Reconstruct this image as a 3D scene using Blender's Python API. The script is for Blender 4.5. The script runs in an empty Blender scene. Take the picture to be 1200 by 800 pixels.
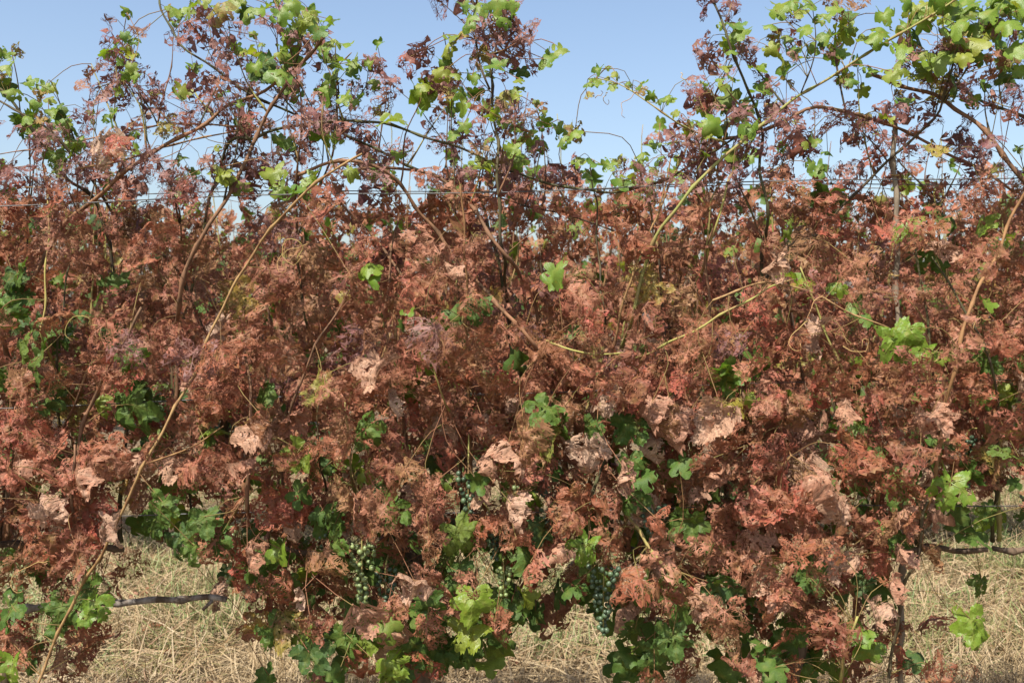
import bpy, bmesh, math, random
import numpy as np
from mathutils import Vector, Matrix, noise
from mathutils.geometry import delaunay_2d_cdt

R = math.radians
rnd = random.Random(20)
nprng = np.random.default_rng(20)
scene = bpy.context.scene

# ------------------------------------------------------------------ camera, sky, sun, exposure
F = 1167.0                       # focal length in photo pixels (photo 1200 x 800)
CAM = Vector((0.0, 0.0, 1.5))
PITCH = R(1.72)
cam_d = bpy.data.cameras.new('camera')
cam_d.lens = 35.0
cam_d.sensor_width = 36.0
cam_d.clip_end = 500.0
cam_d.dof.use_dof = True
cam_d.dof.focus_distance = 2.6
cam_d.dof.aperture_fstop = 7.0
cam = bpy.data.objects.new('camera', cam_d)
scene.collection.objects.link(cam)
cam.location = CAM
cam.rotation_euler = (R(90) - PITCH, 0, 0)
scene.camera = cam

SUN_EL, SUN_AZ = R(57), R(212)   # azimuth clockwise from +Y (view direction): behind the camera, to its left
to_sun = Vector((math.sin(SUN_AZ) * math.cos(SUN_EL), math.cos(SUN_AZ) * math.cos(SUN_EL), math.sin(SUN_EL)))
world = bpy.data.worlds.new('World')
scene.world = world
world.use_nodes = True
wn = world.node_tree
bg = wn.nodes['Background']
sky = wn.nodes.new('ShaderNodeTexSky')
sky.sky_type = 'NISHITA'
sky.sun_disc = False
sky.sun_elevation = SUN_EL
sky.sun_rotation = SUN_AZ
sky.altitude = 200
sky.air_density = 1.0
sky.dust_density = 3.0
sky.ozone_density = 0.7
wn.links.new(sky.outputs[0], bg.inputs[0])
bg.inputs[1].default_value = 0.11
sun_d = bpy.data.lights.new('sun', 'SUN')
sun_d.energy = 5.0
sun_d.angle = R(0.53)
sun_d.color = (1.0, 0.95, 0.87)
sun = bpy.data.objects.new('sun', sun_d)
scene.collection.objects.link(sun)
sun.rotation_euler = (-to_sun).to_track_quat('-Z', 'Y').to_euler()
sun.location = to_sun * 30
vs = scene.view_settings
vs.view_transform = 'Standard'
vs.look = 'None'
vs.exposure = 0.95
vs.gamma = 1.0
scene.cycles.max_bounces = 6
scene.cycles.transparent_max_bounces = 4

col = scene.collection
_cp, _sp = math.cos(PITCH), math.sin(PITCH)


def at(px, py, Y):
    """The world point seen at a photo pixel, at distance Y into the vineyard."""
    u, v = (px - 600) / F, (400 - py) / F
    d = Vector((u, _cp + v * _sp, -_sp + v * _cp))
    return CAM + d * (Y / d.y)


def pix(p):
    d = p - CAM
    f = d.y * _cp - d.z * _sp
    up = d.y * _sp + d.z * _cp
    return 600 + F * d.x / f, 400 - F * up / f


# ------------------------------------------------------------------ materials
def new_mat(name):
    m = bpy.data.materials.new(name)
    m.use_nodes = True
    nt = m.node_tree
    for n in list(nt.nodes):
        nt.nodes.remove(n)
    out = nt.nodes.new('ShaderNodeOutputMaterial')
    return m, nt, out


def ramp(nt, stops, interp='LINEAR'):
    n = nt.nodes.new('ShaderNodeValToRGB')
    cr = n.color_ramp
    cr.interpolation = interp
    while len(cr.elements) > 1:
        cr.elements.remove(cr.elements[-1])
    cr.elements[0].position = stops[0][0]
    cr.elements[0].color = (*stops[0][1], 1)
    for p, c in stops[1:]:
        e = cr.elements.new(p)
        e.color = (*c, 1)
    return n


def random_value(nt):
    """per object random, or the per leaf number stored on a joined mesh"""
    oi = nt.nodes.new('ShaderNodeObjectInfo')
    at_ = nt.nodes.new('ShaderNodeAttribute')
    at_.attribute_name = 'leaf_random'
    a = nt.nodes.new('ShaderNodeMath'); a.operation = 'ADD'
    nt.links.new(oi.outputs['Random'], a.inputs[0]); nt.links.new(at_.outputs['Fac'], a.inputs[1])
    f = nt.nodes.new('ShaderNodeMath'); f.operation = 'FRACT'
    nt.links.new(a.outputs[0], f.inputs[0])
    return f.outputs[0]


def mixc(nt, fac, a, b, mode='MIX'):
    n = nt.nodes.new('ShaderNodeMix'); n.data_type = 'RGBA'; n.blend_type = mode
    for s, v in ((0, fac), (6, a), (7, b)):
        if isinstance(v, (int, float)):
            n.inputs[s].default_value = v
        elif isinstance(v, tuple):
            n.inputs[s].default_value = (*v, 1)
        else:
            nt.links.new(v, n.inputs[s])
    return n.outputs[2]


def noise_tex(nt, scale, detail=3.0, coord='Object', rough=0.6):
    tc = nt.nodes.new('ShaderNodeTexCoord')
    n = nt.nodes.new('ShaderNodeTexNoise')
    n.inputs['Scale'].default_value = scale
    n.inputs['Detail'].default_value = detail
    n.inputs['Roughness'].default_value = rough
    nt.links.new(tc.outputs[coord], n.inputs['Vector'])
    return n.outputs['Fac']


def smooth(nt, v, a, b):
    n = nt.nodes.new('ShaderNodeMapRange')
    n.inputs[1].default_value = a; n.inputs[2].default_value = b
    nt.links.new(v, n.inputs[0])
    return n.outputs[0]


def leaf_material(name, stops, vein, patch, trans, rough=0.55, patch_lo=0.5, patch_hi=0.7, trans_col=None, spec=0.3, speck=(.55, 1.5)):
    m, nt, out = new_mat(name)
    r = random_value(nt)
    cr = ramp(nt, stops)
    nt.links.new(r, cr.inputs[0])
    c = cr.outputs[0]
    ca = nt.nodes.new('ShaderNodeAttribute'); ca.attribute_name = 'leaf_co'
    def nz_(scale, detail):
        n = nt.nodes.new('ShaderNodeTexNoise'); n.noise_dimensions = '4D'
        n.inputs['Scale'].default_value = scale; n.inputs['Detail'].default_value = detail
        w = nt.nodes.new('ShaderNodeMath'); w.operation = 'MULTIPLY'; w.inputs[1].default_value = 37.0
        nt.links.new(r, w.inputs[0]); nt.links.new(w.outputs[0], n.inputs['W'])
        nt.links.new(ca.outputs['Vector'], n.inputs['Vector'])
        return n.outputs['Fac']
    nz = nz_(2.6, 3.0)
    c = mixc(nt, smooth(nt, nz, patch_lo, patch_hi), c, patch)
    nz2 = nz_(15.0, 3.0)
    c = mixc(nt, smooth(nt, nz2, 0.30, 0.70), mixc(nt, 1.0, c, (speck[0],) * 3, 'MULTIPLY'), mixc(nt, 1.0, c, (speck[1], speck[1] * .98, speck[1] * .95), 'MULTIPLY'))
    va = nt.nodes.new('ShaderNodeAttribute'); va.attribute_name = 'vein'
    vf = nt.nodes.new('ShaderNodeMath'); vf.operation = 'MULTIPLY'; vf.inputs[1].default_value = 0.6
    nt.links.new(va.outputs['Fac'], vf.inputs[0])
    c = mixc(nt, vf.outputs[0], c, vein)
    p = nt.nodes.new('ShaderNodeBsdfPrincipled')
    p.inputs['Roughness'].default_value = rough
    p.inputs['Specular IOR Level'].default_value = spec
    nt.links.new(c, p.inputs['Base Color'])
    bp = nt.nodes.new('ShaderNodeBump'); bp.inputs['Strength'].default_value = 0.4; bp.inputs['Distance'].default_value = 0.003
    nt.links.new(nz2, bp.inputs['Height']); nt.links.new(bp.outputs[0], p.inputs['Normal'])
    t = nt.nodes.new('ShaderNodeBsdfTranslucent')
    nt.links.new(mixc(nt, 1.0, c, trans_col or (1, 1, 1), 'MULTIPLY'), t.inputs[0])
    mx = nt.nodes.new('ShaderNodeMixShader'); mx.inputs[0].default_value = trans
    nt.links.new(p.outputs[0], mx.inputs[1]); nt.links.new(t.outputs[0], mx.inputs[2])
    nt.links.new(mx.outputs[0], out.inputs[0])
    return m


M = {}
M['lace'] = leaf_material('skeletonised_leaf', [
    (0.0, (0.222, 0.069, 0.033)), (0.14, (0.288, 0.113, 0.061)), (0.28, (0.157, 0.049, 0.029)), (0.40, (0.319, 0.144, 0.086)), (0.52, (0.189, 0.064, 0.030)),
    (0.62, (0.240, 0.133, 0.061)), (0.72, (0.222, 0.068, 0.032)), (0.84, (0.297, 0.109, 0.068)), (0.93, (0.273, 0.061, 0.039)), (1.0, (0.165, 0.075, 0.035))],
    (0.319, 0.149, 0.086), (0.189, 0.109, 0.040), 0.30, 0.6)
M['lacetop'] = leaf_material('skeletonised_shoot_leaf', [  # backlit look against the sky painted in: darker, more purple than lace
    (0.0, (0.145, 0.057, 0.048)), (0.3, (0.204, 0.096, 0.079)), (0.55, (0.121, 0.048, 0.050)), (0.75, (0.229, 0.114, 0.085)),
    (0.9, (0.199, 0.060, 0.039)), (1.0, (0.180, 0.120, 0.045))],
    (0.217, 0.120, 0.096), (0.180, 0.133, 0.045), 0.25, 0.55, 0.62, 0.74)
M['dry'] = leaf_material('dry_leaf', [
    (0.0, (0.344, 0.214, 0.141)), (0.3, (0.300, 0.139, 0.082)), (0.55, (0.386, 0.265, 0.184)), (0.8, (0.330, 0.175, 0.115)), (1.0, (0.258, 0.103, 0.055))],
    (0.359, 0.220, 0.137), (0.273, 0.133, 0.082), 0.25, 0.6)
M['bright'] = leaf_material('young_green_leaf', [
    (0.0, (0.110, 0.200, 0.023)), (0.3, (0.157, 0.231, 0.023)), (0.6, (0.094, 0.179, 0.031)), (0.85, (0.220, 0.246, 0.027)), (1.0, (0.125, 0.209, 0.034))],
    (0.259, 0.284, 0.068), (0.196, 0.200, 0.027), 0.42, 0.42, 0.58, 0.72, (1.25, 1.3, 0.6), 0.4, (.85, 1.15))
M['dark'] = leaf_material('mature_green_leaf', [
    (0.0, (0.050, 0.099, 0.019)), (0.4, (0.075, 0.129, 0.022)), (0.75, (0.045, 0.086, 0.025)), (1.0, (0.120, 0.163, 0.022))],
    (0.140, 0.163, 0.037), (0.130, 0.112, 0.022), 0.30, 0.55, 0.62, 0.74, (1.2, 1.3, 0.5), 0.22, (.75, 1.2))
M['yellow'] = leaf_material('yellowing_leaf', [
    (0.0, (0.259, 0.210, 0.032)), (0.5, (0.173, 0.189, 0.040)), (1.0, (0.302, 0.175, 0.040))],
    (0.259, 0.224, 0.080), (0.216, 0.091, 0.048), 0.38, 0.5, 0.48, 0.62)


def wood_material(name, stops, streak, scale, rough=0.7, bump=0.6):
    m, nt, out = new_mat(name)
    oi = nt.nodes.new('ShaderNodeObjectInfo')
    cr = ramp(nt, stops)
    nt.links.new(oi.outputs['Random'], cr.inputs[0])
    tc = nt.nodes.new('ShaderNodeTexCoord')
    mp = nt.nodes.new('ShaderNodeMapping'); mp.inputs['Scale'].default_value = (scale, scale, scale * 0.3)
    nt.links.new(tc.outputs['Object'], mp.inputs[0])
    nz = nt.nodes.new('ShaderNodeTexNoise'); nz.inputs['Scale'].default_value = 1.0; nz.inputs['Detail'].default_value = 5
    nt.links.new(mp.outputs[0], nz.inputs['Vector'])
    c = mixc(nt, smooth(nt, nz.outputs['Fac'], 0.42, 0.66), cr.outputs[0], streak)
    p = nt.nodes.new('ShaderNodeBsdfPrincipled')
    p.inputs['Roughness'].default_value = rough
    p.inputs['Specular IOR Level'].default_value = 0.12
    nt.links.new(c, p.inputs['Base Color'])
    bp = nt.nodes.new('ShaderNodeBump'); bp.inputs['Strength'].default_value = bump; bp.inputs['Distance'].default_value = 0.004
    nt.links.new(nz.outputs['Fac'], bp.inputs['Height']); nt.links.new(bp.outputs[0], p.inputs['Normal'])
    nt.links.new(p.outputs[0], out.inputs[0])
    return m


M['tan'] = wood_material('ripe_cane', [(0, (0.281, 0.178, 0.077)), (0.5, (0.234, 0.126, 0.056)), (1, (0.328, 0.229, 0.105))], (0.156, 0.081, 0.038), 60)
M['brown'] = wood_material('brown_cane', [(0, (0.20, 0.10, 0.055)), (0.5, (0.15, 0.085, 0.05)), (1, (0.25, 0.13, 0.07))], (0.10, 0.06, 0.035), 60)
M['olive'] = wood_material('green_cane', [(0, (0.22, 0.22, 0.07)), (0.5, (0.30, 0.27, 0.08)), (1, (0.17, 0.19, 0.06))], (0.24, 0.15, 0.07), 40)
M['dusk'] = wood_material('dark_cane', [(0, (0.085, 0.06, 0.035)), (0.5, (0.07, 0.075, 0.03)), (1, (0.11, 0.07, 0.045))], (0.05, 0.035, 0.025), 50)
M['bark'] = wood_material('vine_bark', [(0, (0.13, 0.09, 0.06)), (1, (0.16, 0.11, 0.07))], (0.06, 0.045, 0.035), 45, 0.9, 1.0)
M['deadbark'] = wood_material('dead_bark', [(0, (0.085, 0.06, 0.042)), (1, (0.09, 0.065, 0.045))], (0.30, 0.27, 0.24), 30, 0.9, 1.0)
M['stake'] = wood_material('weathered_stake', [(0, (0.26, 0.21, 0.15)), (1, (0.22, 0.18, 0.13))], (0.14, 0.10, 0.07), 50, 0.85)
M['petiole'] = wood_material('leaf_stalk', [(0, (0.185, 0.087, 0.043)), (0.5, (0.165, 0.105, 0.043)), (1, (0.198, 0.074, 0.050))], (0.158, 0.136, 0.043), 9)
M['tendril'] = wood_material('dry_tendril', [(0, (0.36, 0.27, 0.10)), (0.6, (0.30, 0.17, 0.08)), (1, (0.30, 0.27, 0.08))], (0.40, 0.24, 0.10), 30)

m, nt, out = new_mat('galvanised_wire')
p = nt.nodes.new('ShaderNodeBsdfPrincipled'); p.inputs['Metallic'].default_value = 0.3
p.inputs['Roughness'].default_value = 0.6
nt.links.new(mixc(nt, smooth(nt, noise_tex(nt, 8), .4, .6), (0.11, 0.11, 0.11), (0.07, 0.06, 0.05)), p.inputs['Base Color'])
nt.links.new(p.outputs[0], out.inputs[0])
M['wire'] = m

m, nt, out = new_mat('green_grape')
oi = nt.nodes.new('ShaderNodeObjectInfo')
cr = ramp(nt, [(0, (0.129, 0.184, 0.048)), (0.5, (0.163, 0.204, 0.064)), (1, (0.102, 0.150, 0.045))])
nt.links.new(oi.outputs['Random'], cr.inputs[0])
c = mixc(nt, smooth(nt, noise_tex(nt, 90), .45, .7), cr.outputs[0], (0.224, 0.258, 0.128))
p = nt.nodes.new('ShaderNodeBsdfPrincipled'); p.inputs['Roughness'].default_value = 0.42
p.inputs['Subsurface Weight'].default_value = 0.15; p.inputs['Subsurface Radius'].default_value = (0.004, 0.005, 0.002)
nt.links.new(c, p.inputs['Base Color']); nt.links.new(p.outputs[0], out.inputs[0])
M['grape'] = m
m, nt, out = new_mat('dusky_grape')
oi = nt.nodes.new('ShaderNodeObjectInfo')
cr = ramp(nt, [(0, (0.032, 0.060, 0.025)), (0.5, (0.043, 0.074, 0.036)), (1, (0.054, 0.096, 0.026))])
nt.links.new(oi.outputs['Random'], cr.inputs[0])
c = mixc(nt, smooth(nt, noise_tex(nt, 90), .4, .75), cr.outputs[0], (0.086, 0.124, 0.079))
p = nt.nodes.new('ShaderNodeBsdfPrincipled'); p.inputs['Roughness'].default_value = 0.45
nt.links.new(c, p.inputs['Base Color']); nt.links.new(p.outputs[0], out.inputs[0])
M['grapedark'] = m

m, nt, out = new_mat('dry_soil_and_thatch')
n1 = noise_tex(nt, 1.3, 5); n2 = noise_tex(nt, 42, 5); n3 = noise_tex(nt, 0.6, 3)
c = mixc(nt, smooth(nt, n2, .35, .7), (0.078, 0.051, 0.025), (0.189, 0.138, 0.069))  # soil darkened to paint in the shadow gaps between straws
c = mixc(nt, smooth(nt, n1, .52, .7), c, (0.084, 0.082, 0.028))
c = mixc(nt, smooth(nt, n3, .55, .7), c, (0.158, 0.092, 0.051))
p = nt.nodes.new('ShaderNodeBsdfPrincipled'); p.inputs['Roughness'].default_value = 0.95
bp = nt.nodes.new('ShaderNodeBump'); bp.inputs['Distance'].default_value = 0.03; bp.inputs['Strength'].default_value = 0.8
nt.links.new(n2, bp.inputs['Height']); nt.links.new(bp.outputs[0], p.inputs['Normal'])
nt.links.new(c, p.inputs['Base Color']); nt.links.new(p.outputs[0], out.inputs[0])
M['soil'] = m


def blade_material(name, stops):
    m, nt, out = new_mat(name)
    a = nt.nodes.new('ShaderNodeAttribute'); a.attribute_name = 'leaf_random'
    cr = ramp(nt, stops)
    nt.links.new(a.outputs['Fac'], cr.inputs[0])
    p = nt.nodes.new('ShaderNodeBsdfPrincipled'); p.inputs['Roughness'].default_value = 0.6
    nt.links.new(cr.outputs[0], p.inputs['Base Color'])
    t = nt.nodes.new('ShaderNodeBsdfTranslucent'); nt.links.new(cr.outputs[0], t.inputs[0])
    mx = nt.nodes.new('ShaderNodeMixShader'); mx.inputs[0].default_value = 0.2
    nt.links.new(p.outputs[0], mx.inputs[1]); nt.links.new(t.outputs[0], mx.inputs[2])
    nt.links.new(mx.outputs[0], out.inputs[0])
    return m


M['straw'] = blade_material('straw', [(0, (0.303, 0.218, 0.111)), (0.35, (0.377, 0.287, 0.166)), (0.6, (0.243, 0.160, 0.073)), (0.8, (0.419, 0.333, 0.209)),
                                      (0.9, (0.216, 0.109, 0.055)), (1, (0.230, 0.205, 0.081))])
M['weed'] = blade_material('green_blades', [(0, (0.096, 0.152, 0.040)), (0.5, (0.160, 0.200, 0.064)), (1, (0.224, 0.224, 0.088))])


# ------------------------------------------------------------------ scene helpers
def link(name, data, parent=None, mat=None):
    o = bpy.data.objects.new(name, data)
    col.objects.link(o)
    if parent is not None:
        o.parent = parent
        o.matrix_parent_inverse = Matrix.Identity(4)
    if mat is not None and data is not None and not data.materials:
        data.materials.append(mat)
    return o


def tag(o, label=None, cat=None, group=None, kind=None):
    for k, v in (('label', label), ('category', cat), ('group', group), ('kind', kind)):
        if v:
            o[k] = v
    return o


def mesh_from(name, V, faces, mat, smooth_=True):
    me = bpy.data.meshes.new(name)
    me.from_pydata([tuple(v) for v in V], [], faces)
    me.materials.append(mat)
    if smooth_:
        me.polygons.foreach_set('use_smooth', [True] * len(me.polygons))
    return me


def catmull(pts, step):
    P = [np.array(p, float) for p in pts]
    P = [2 * P[0] - P[1]] + P + [2 * P[-1] - P[-2]]
    out_ = []
    for i in range(1, len(P) - 2):
        a, b, c_, d = P[i - 1], P[i], P[i + 1], P[i + 2]
        n = max(2, int(np.linalg.norm(c_ - b) / step))
        for k in range(n):
            t = k / n
            out_.append(0.5 * (2 * b + (c_ - a) * t + (2 * a - 5 * b + 4 * c_ - d) * t * t + (3 * b - a - 3 * c_ + d) * t ** 3))
    out_.append(P[-2])
    return np.array(out_)


def tube(path, radii, sides, V, Fc, cap=True):
    """append a tube round a path to the lists V, Fc"""
    n = len(path)
    base = len(V)
    tan = np.gradient(path, axis=0)
    ref = np.array([0.31, 0.87, 0.38])
    for i in range(n):
        t = tan[i] / (np.linalg.norm(tan[i]) + 1e-9)
        s = np.cross(t, ref); s /= np.linalg.norm(s) + 1e-9
        u = np.cross(s, t)
        for k in range(sides):
            a = 2 * math.pi * k / sides
            V.append(path[i] + radii[i] * (math.cos(a) * s + math.sin(a) * u))
    for i in range(n - 1):
        for k in range(sides):
            a = base + i * sides + k
            b = base + i * sides + (k + 1) % sides
            Fc.append((a, b, b + sides, a + sides))
    if cap and sides > 2:
        Fc.append(tuple(base + k for k in range(sides))[::-1])
        Fc.append(tuple(base + (n - 1) * sides + k for k in range(sides)))


def cane_mesh(name, pts, r0, r1, mat, sides=7, step=0.022, nodes=True, seed=0, origin=(0, 0, 0), wob=0.003):
    path = catmull(pts, step)
    n = len(path)
    s = np.concatenate([[0], np.cumsum(np.linalg.norm(np.diff(path, axis=0), axis=1))])
    t = s / s[-1]
    ra = r0 + (r1 - r0) * t
    rg = random.Random(seed)
    ph = rg.random() * .09
    if nodes:
        zz = np.array([abs((((q + ph) / .085) % 2.0) - 1.0) - .5 for q in s])
        side = np.cross(path[-1] - path[0], [rg.uniform(-1, 1), rg.uniform(-1, 1), rg.uniform(-1, 1)])
        path = path + zz[:, None] * side / (np.linalg.norm(side) + 1e-9) * min(r0, .006) * 1.3
    path = path + np.array([[noise.noise(Vector((q * 9, seed * 1.7, k * 5.1))) * wob * 2 for k in range(3)] for q in s])
    if nodes:
        # zig-zag at the nodes, with a swelling
        for i in range(n):
            f = ((s[i] + ph) / 0.085) % 1.0
            ra[i] *= 1 + 0.55 * math.exp(-((min(f, 1 - f)) / 0.10) ** 2)
    V, Fc = [], []
    tube(path - np.array(origin), ra, sides, V, Fc)
    return mesh_from(name, V, Fc, mat), path


# ------------------------------------------------------------------ leaves
LOBES = [(0, 1.0), (16, .93), (31, .70), (46, .84), (62, .93), (78, .80), (94, .62), (110, .73), (126, .74), (142, .62), (158, .46), (172, .22), (180, .10)]


def leaf_radius(deg, wide, sinus):
    a = abs(((deg + 180) % 360) - 180)
    for (a0, r0), (a1, r1) in zip(LOBES, LOBES[1:]):
        if a <= a1:
            f = (a - a0) / (a1 - a0)
            f = f * f * (3 - 2 * f)
            r = r0 + (r1 - r0) * f
            if 20 <= a <= 112 and r < .8:
                r -= sinus * (.8 - r)
            return r
    return .1


def in_poly(x, y, poly):
    c = False
    j = len(poly) - 1
    for i in range(len(poly)):
        xi, yi = poly[i]; xj, yj = poly[j]
        if (yi > y) != (yj > y) and x < (xj - xi) * (y - yi) / (yj - yi) + xi:
            c = not c
        j = i
    return c


VEINS = [(0, 1.0), (60, .9), (-60, .9), (124, .7), (-124, .7)]


def vein_dist(x, y):
    best = 9.0
    for a, L in VEINS:
        dx, dy = math.sin(R(a)), math.cos(R(a))
        t = min(max(x * dx + y * dy, 0), L)
        best = min(best, math.hypot(x - t * dx, y - t * dy))
    return best


def make_leaf(name, seed, mat, spacing, hole_p=0.0, rim=0.2, bite=0.0, kx=0.6, ky=0.6, ruff=0.08, n_out=84, sinus=0.5, ribs=True, curl_edge=0.0, dissolve=.3):
    """A vine leaf with tip along +Y and upper face along +Z, unit length; holes are real openings between veins."""
    rg = random.Random(seed)
    poly = []
    asym = rg.uniform(-.07, .07)
    for i in range(n_out):
        d = -180 + 360 * (i + .5) / n_out
        r = leaf_radius(d, 1, sinus)
        r *= 1 + asym * math.sin(R(d)) + rg.uniform(-.03, .03)
        r *= 1 + (.055 if i % 2 else -.045) * (1 if n_out > 50 else .5)
        poly.append((r * math.sin(R(d)), r * math.cos(R(d))))
    pts = [Vector(q) for q in poly]
    g = spacing
    ny = int(2.4 / (g * .87))
    for j in range(ny):
        for i in range(int(2.4 / g)):
            x = -1.2 + (i + .5 * (j % 2)) * g + rg.uniform(-.36, .36) * g
            y = -1.0 + j * g * .87 + rg.uniform(-.36, .36) * g
            if in_poly(x, y, poly) and min((x - q[0]) ** 2 + (y - q[1]) ** 2 for q in poly) > (g * .4) ** 2:
                pts.append(Vector((x, y)))
    ed = [(i, (i + 1) % n_out) for i in range(n_out)]
    rv, _, rf = delaunay_2d_cdt(pts, ed, [], 1, 1e-5)[:3]
    bm = bmesh.new()
    bv = [bm.verts.new((v.x, v.y, 0)) for v in rv]
    for f in rf:
        try:
            bm.faces.new([bv[k] for k in f])
        except ValueError:
            pass
    off = Vector((seed * 3.7, seed * 1.3, 0))
    if hole_p > 0:
        if dissolve:
            es = [e for e in bm.edges if len(e.link_faces) == 2 and rg.random() < dissolve
                  and vein_dist(*((e.verts[0].co + e.verts[1].co) / 2).xy) > g * .35]
            bmesh.ops.dissolve_edges(bm, edges=es, use_verts=False, use_face_split=False)
        holes, gone = [], []
        for f in bm.faces:
            c = f.calc_center_median()
            nz = noise.noise(c * 2.6 + off)
            vd = vein_dist(c.x, c.y)
            edge = min(1.0, math.hypot(c.x, c.y) / leaf_radius(math.degrees(math.atan2(c.x, c.y)), 1, sinus))
            if bite and nz > .42 - bite * .5 * edge and vd > g * .6 and rg.random() < .85:
                gone.append(f)
            elif rg.random() < hole_p * (1 + .5 * noise.noise(c * 3.1 - off)) * (.55 if vd < g * .8 or edge > .9 else 1.0) and len(f.verts) < 15:
                holes.append(f)
        if holes:
            for lo, hi in ((.0, .5), (.5, 1.0)):
                sub = [f for i, f in enumerate(holes) if lo <= (i * .618) % 1 < hi]
                bmesh.ops.inset_individual(bm, faces=sub, thickness=g * rim * (.7 if lo == 0 else 1.15), use_even_offset=False)
            bmesh.ops.delete(bm, geom=holes, context='FACES_ONLY')
        if gone:
            bmesh.ops.delete(bm, geom=[f for f in gone if f.is_valid], context='FACES')
        loose = [v for v in bm.verts if not v.link_faces]
        bmesh.ops.delete(bm, geom=loose, context='VERTS')
    V = [(v.co.x, v.co.y, 0.0) for v in bm.verts]
    bm.verts.index_update()
    Fc = [tuple(v.index for v in f.verts) for f in bm.faces]
    vein = [math.exp(-(vein_dist(x, y) / .035) ** 2) for x, y, _ in V]
    bm.free()
    if ribs:
        for a, L in VEINS:
            lines = [((0, 0), a, L, .030)]
            for k in range(3):
                for s in (-1, 1):
                    t = L * (.25 + .22 * k)
                    lines.append(((t * math.sin(R(a)), t * math.cos(R(a))), a + s * 42, (.34 - .07 * k) * L, .014))
            for (ox, oy), aa, LL, w in lines:
                dx, dy = math.sin(R(aa)), math.cos(R(aa))
                b = len(V)
                ns = 4
                for i in range(ns + 1):
                    t = i / ns
                    cx, cy = ox + dx * LL * t, oy + dy * LL * t
                    if not in_poly(cx, cy, poly) and i > 0:
                        cx, cy = ox + dx * LL * (i - 1) / ns, oy + dy * LL * (i - 1) / ns
                    ww = w * (1 - .7 * t) * .5
                    V.append((cx - dy * ww, cy + dx * ww, .012)); V.append((cx + dy * ww, cy - dx * ww, .012))
                    vein += [1.0, 1.0]
                for i in range(ns):
                    Fc.append((b + 2 * i, b + 2 * i + 1, b + 2 * i + 3, b + 2 * i + 2))
    # bend, fold and crumple
    out_ = []
    tw = rg.uniform(-.5, .5)
    for x, y, z in V:
        kk = kx * (1 + .4 * math.sin(y * 2.1 + seed))
        rr = math.hypot(x, y)
        zz = z + ruff * (noise.noise(Vector((x * 2.3, y * 2.3, seed * .77))) * 1.6 + .55 * noise.noise(Vector((x * 6, y * 6, seed * 1.9))))
        zz += ruff * .5 * math.cos(math.atan2(x, y) * 5) * rr
        zz -= curl_edge * rr ** 3
        if abs(kk) > 1e-3:
            th = kk * x
            x, zz = (1 / kk - zz) * math.sin(th), -((1 / kk) - (1 / kk - zz) * math.cos(th)) if False else -((1 / kk) * (1 - math.cos(th))) + zz * math.cos(th)
        yy = y
        if abs(ky) > 1e-3:
            th = ky * yy
            y2 = math.sin(th) / ky
            z2 = -(1 - math.cos(th)) / ky
            y2, zz = y2 + zz * math.sin(th), z2 + zz * math.cos(th)
        else:
            y2 = yy
        ang = tw * y2
        x, zz = x * math.cos(ang) - zz * math.sin(ang), x * math.sin(ang) + zz * math.cos(ang)
        out_.append((x, y2, zz))
    me = mesh_from(name, out_, Fc, mat, smooth_=hole_p == 0)
    a = me.attributes.new('vein', 'FLOAT', 'POINT')
    a.data.foreach_set('value', vein)
    me.attributes.new('leaf_co', 'FLOAT_VECTOR', 'POINT').data.foreach_set('vector', [q for v in V for q in v])
    return me


def arrays(me):
    V = np.empty(len(me.vertices) * 3); me.vertices.foreach_get('co', V)
    L = np.empty(len(me.loops), int); me.loops.foreach_get('vertex_index', L)
    T = np.empty(len(me.polygons), int); me.polygons.foreach_get('loop_total', T)
    A = np.empty(len(me.vertices)); me.attributes['vein'].data.foreach_get('value', A)
    C = np.empty(len(me.vertices) * 3); me.attributes['leaf_co'].data.foreach_get('vector', C)
    return V.reshape(-1, 3), L, T, A, C


def joined(name, items, mats):
    """items: (arrays, 4x4 matrix, random, material slot) -> one mesh"""
    Vs, Ls, Ts, As, Rs, Ms, Cs = [], [], [], [], [], [], []
    n = 0
    for (V, L, T, A, C), mx, r, slot in items:
        m3 = np.array(mx)
        Vs.append(V @ m3[:3, :3].T + m3[:3, 3])
        Ls.append(L + n); Ts.append(T); As.append(A); Cs.append(C); Rs.append(np.full(len(V), r)); Ms.append(np.full(len(T), slot))
        n += len(V)
    V = np.concatenate(Vs); L = np.concatenate(Ls); T = np.concatenate(Ts)
    me = bpy.data.meshes.new(name)
    me.vertices.add(len(V)); me.vertices.foreach_set('co', V.ravel().astype(np.float32))
    me.loops.add(len(L)); me.loops.foreach_set('vertex_index', L.astype(np.int32))
    me.polygons.add(len(T))
    me.polygons.foreach_set('loop_start', np.concatenate([[0], np.cumsum(T)[:-1]]).astype(np.int32))
    me.update(calc_edges=True)
    me.attributes.new('vein', 'FLOAT', 'POINT').data.foreach_set('value', np.concatenate(As).astype(np.float32))
    me.attributes.new('leaf_random', 'FLOAT', 'POINT').data.foreach_set('value', np.concatenate(Rs).astype(np.float32))
    me.attributes.new('leaf_co', 'FLOAT_VECTOR', 'POINT').data.foreach_set('vector', np.concatenate(Cs).astype(np.float32))
    for mm in mats:
        me.materials.append(mm)
    me.polygons.foreach_set('material_index', np.concatenate(Ms).astype(np.int32))
    me.validate()
    return me


# leaf kinds: detailed shared meshes, and lighter ones for the joined foliage
KINDS = {}


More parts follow.
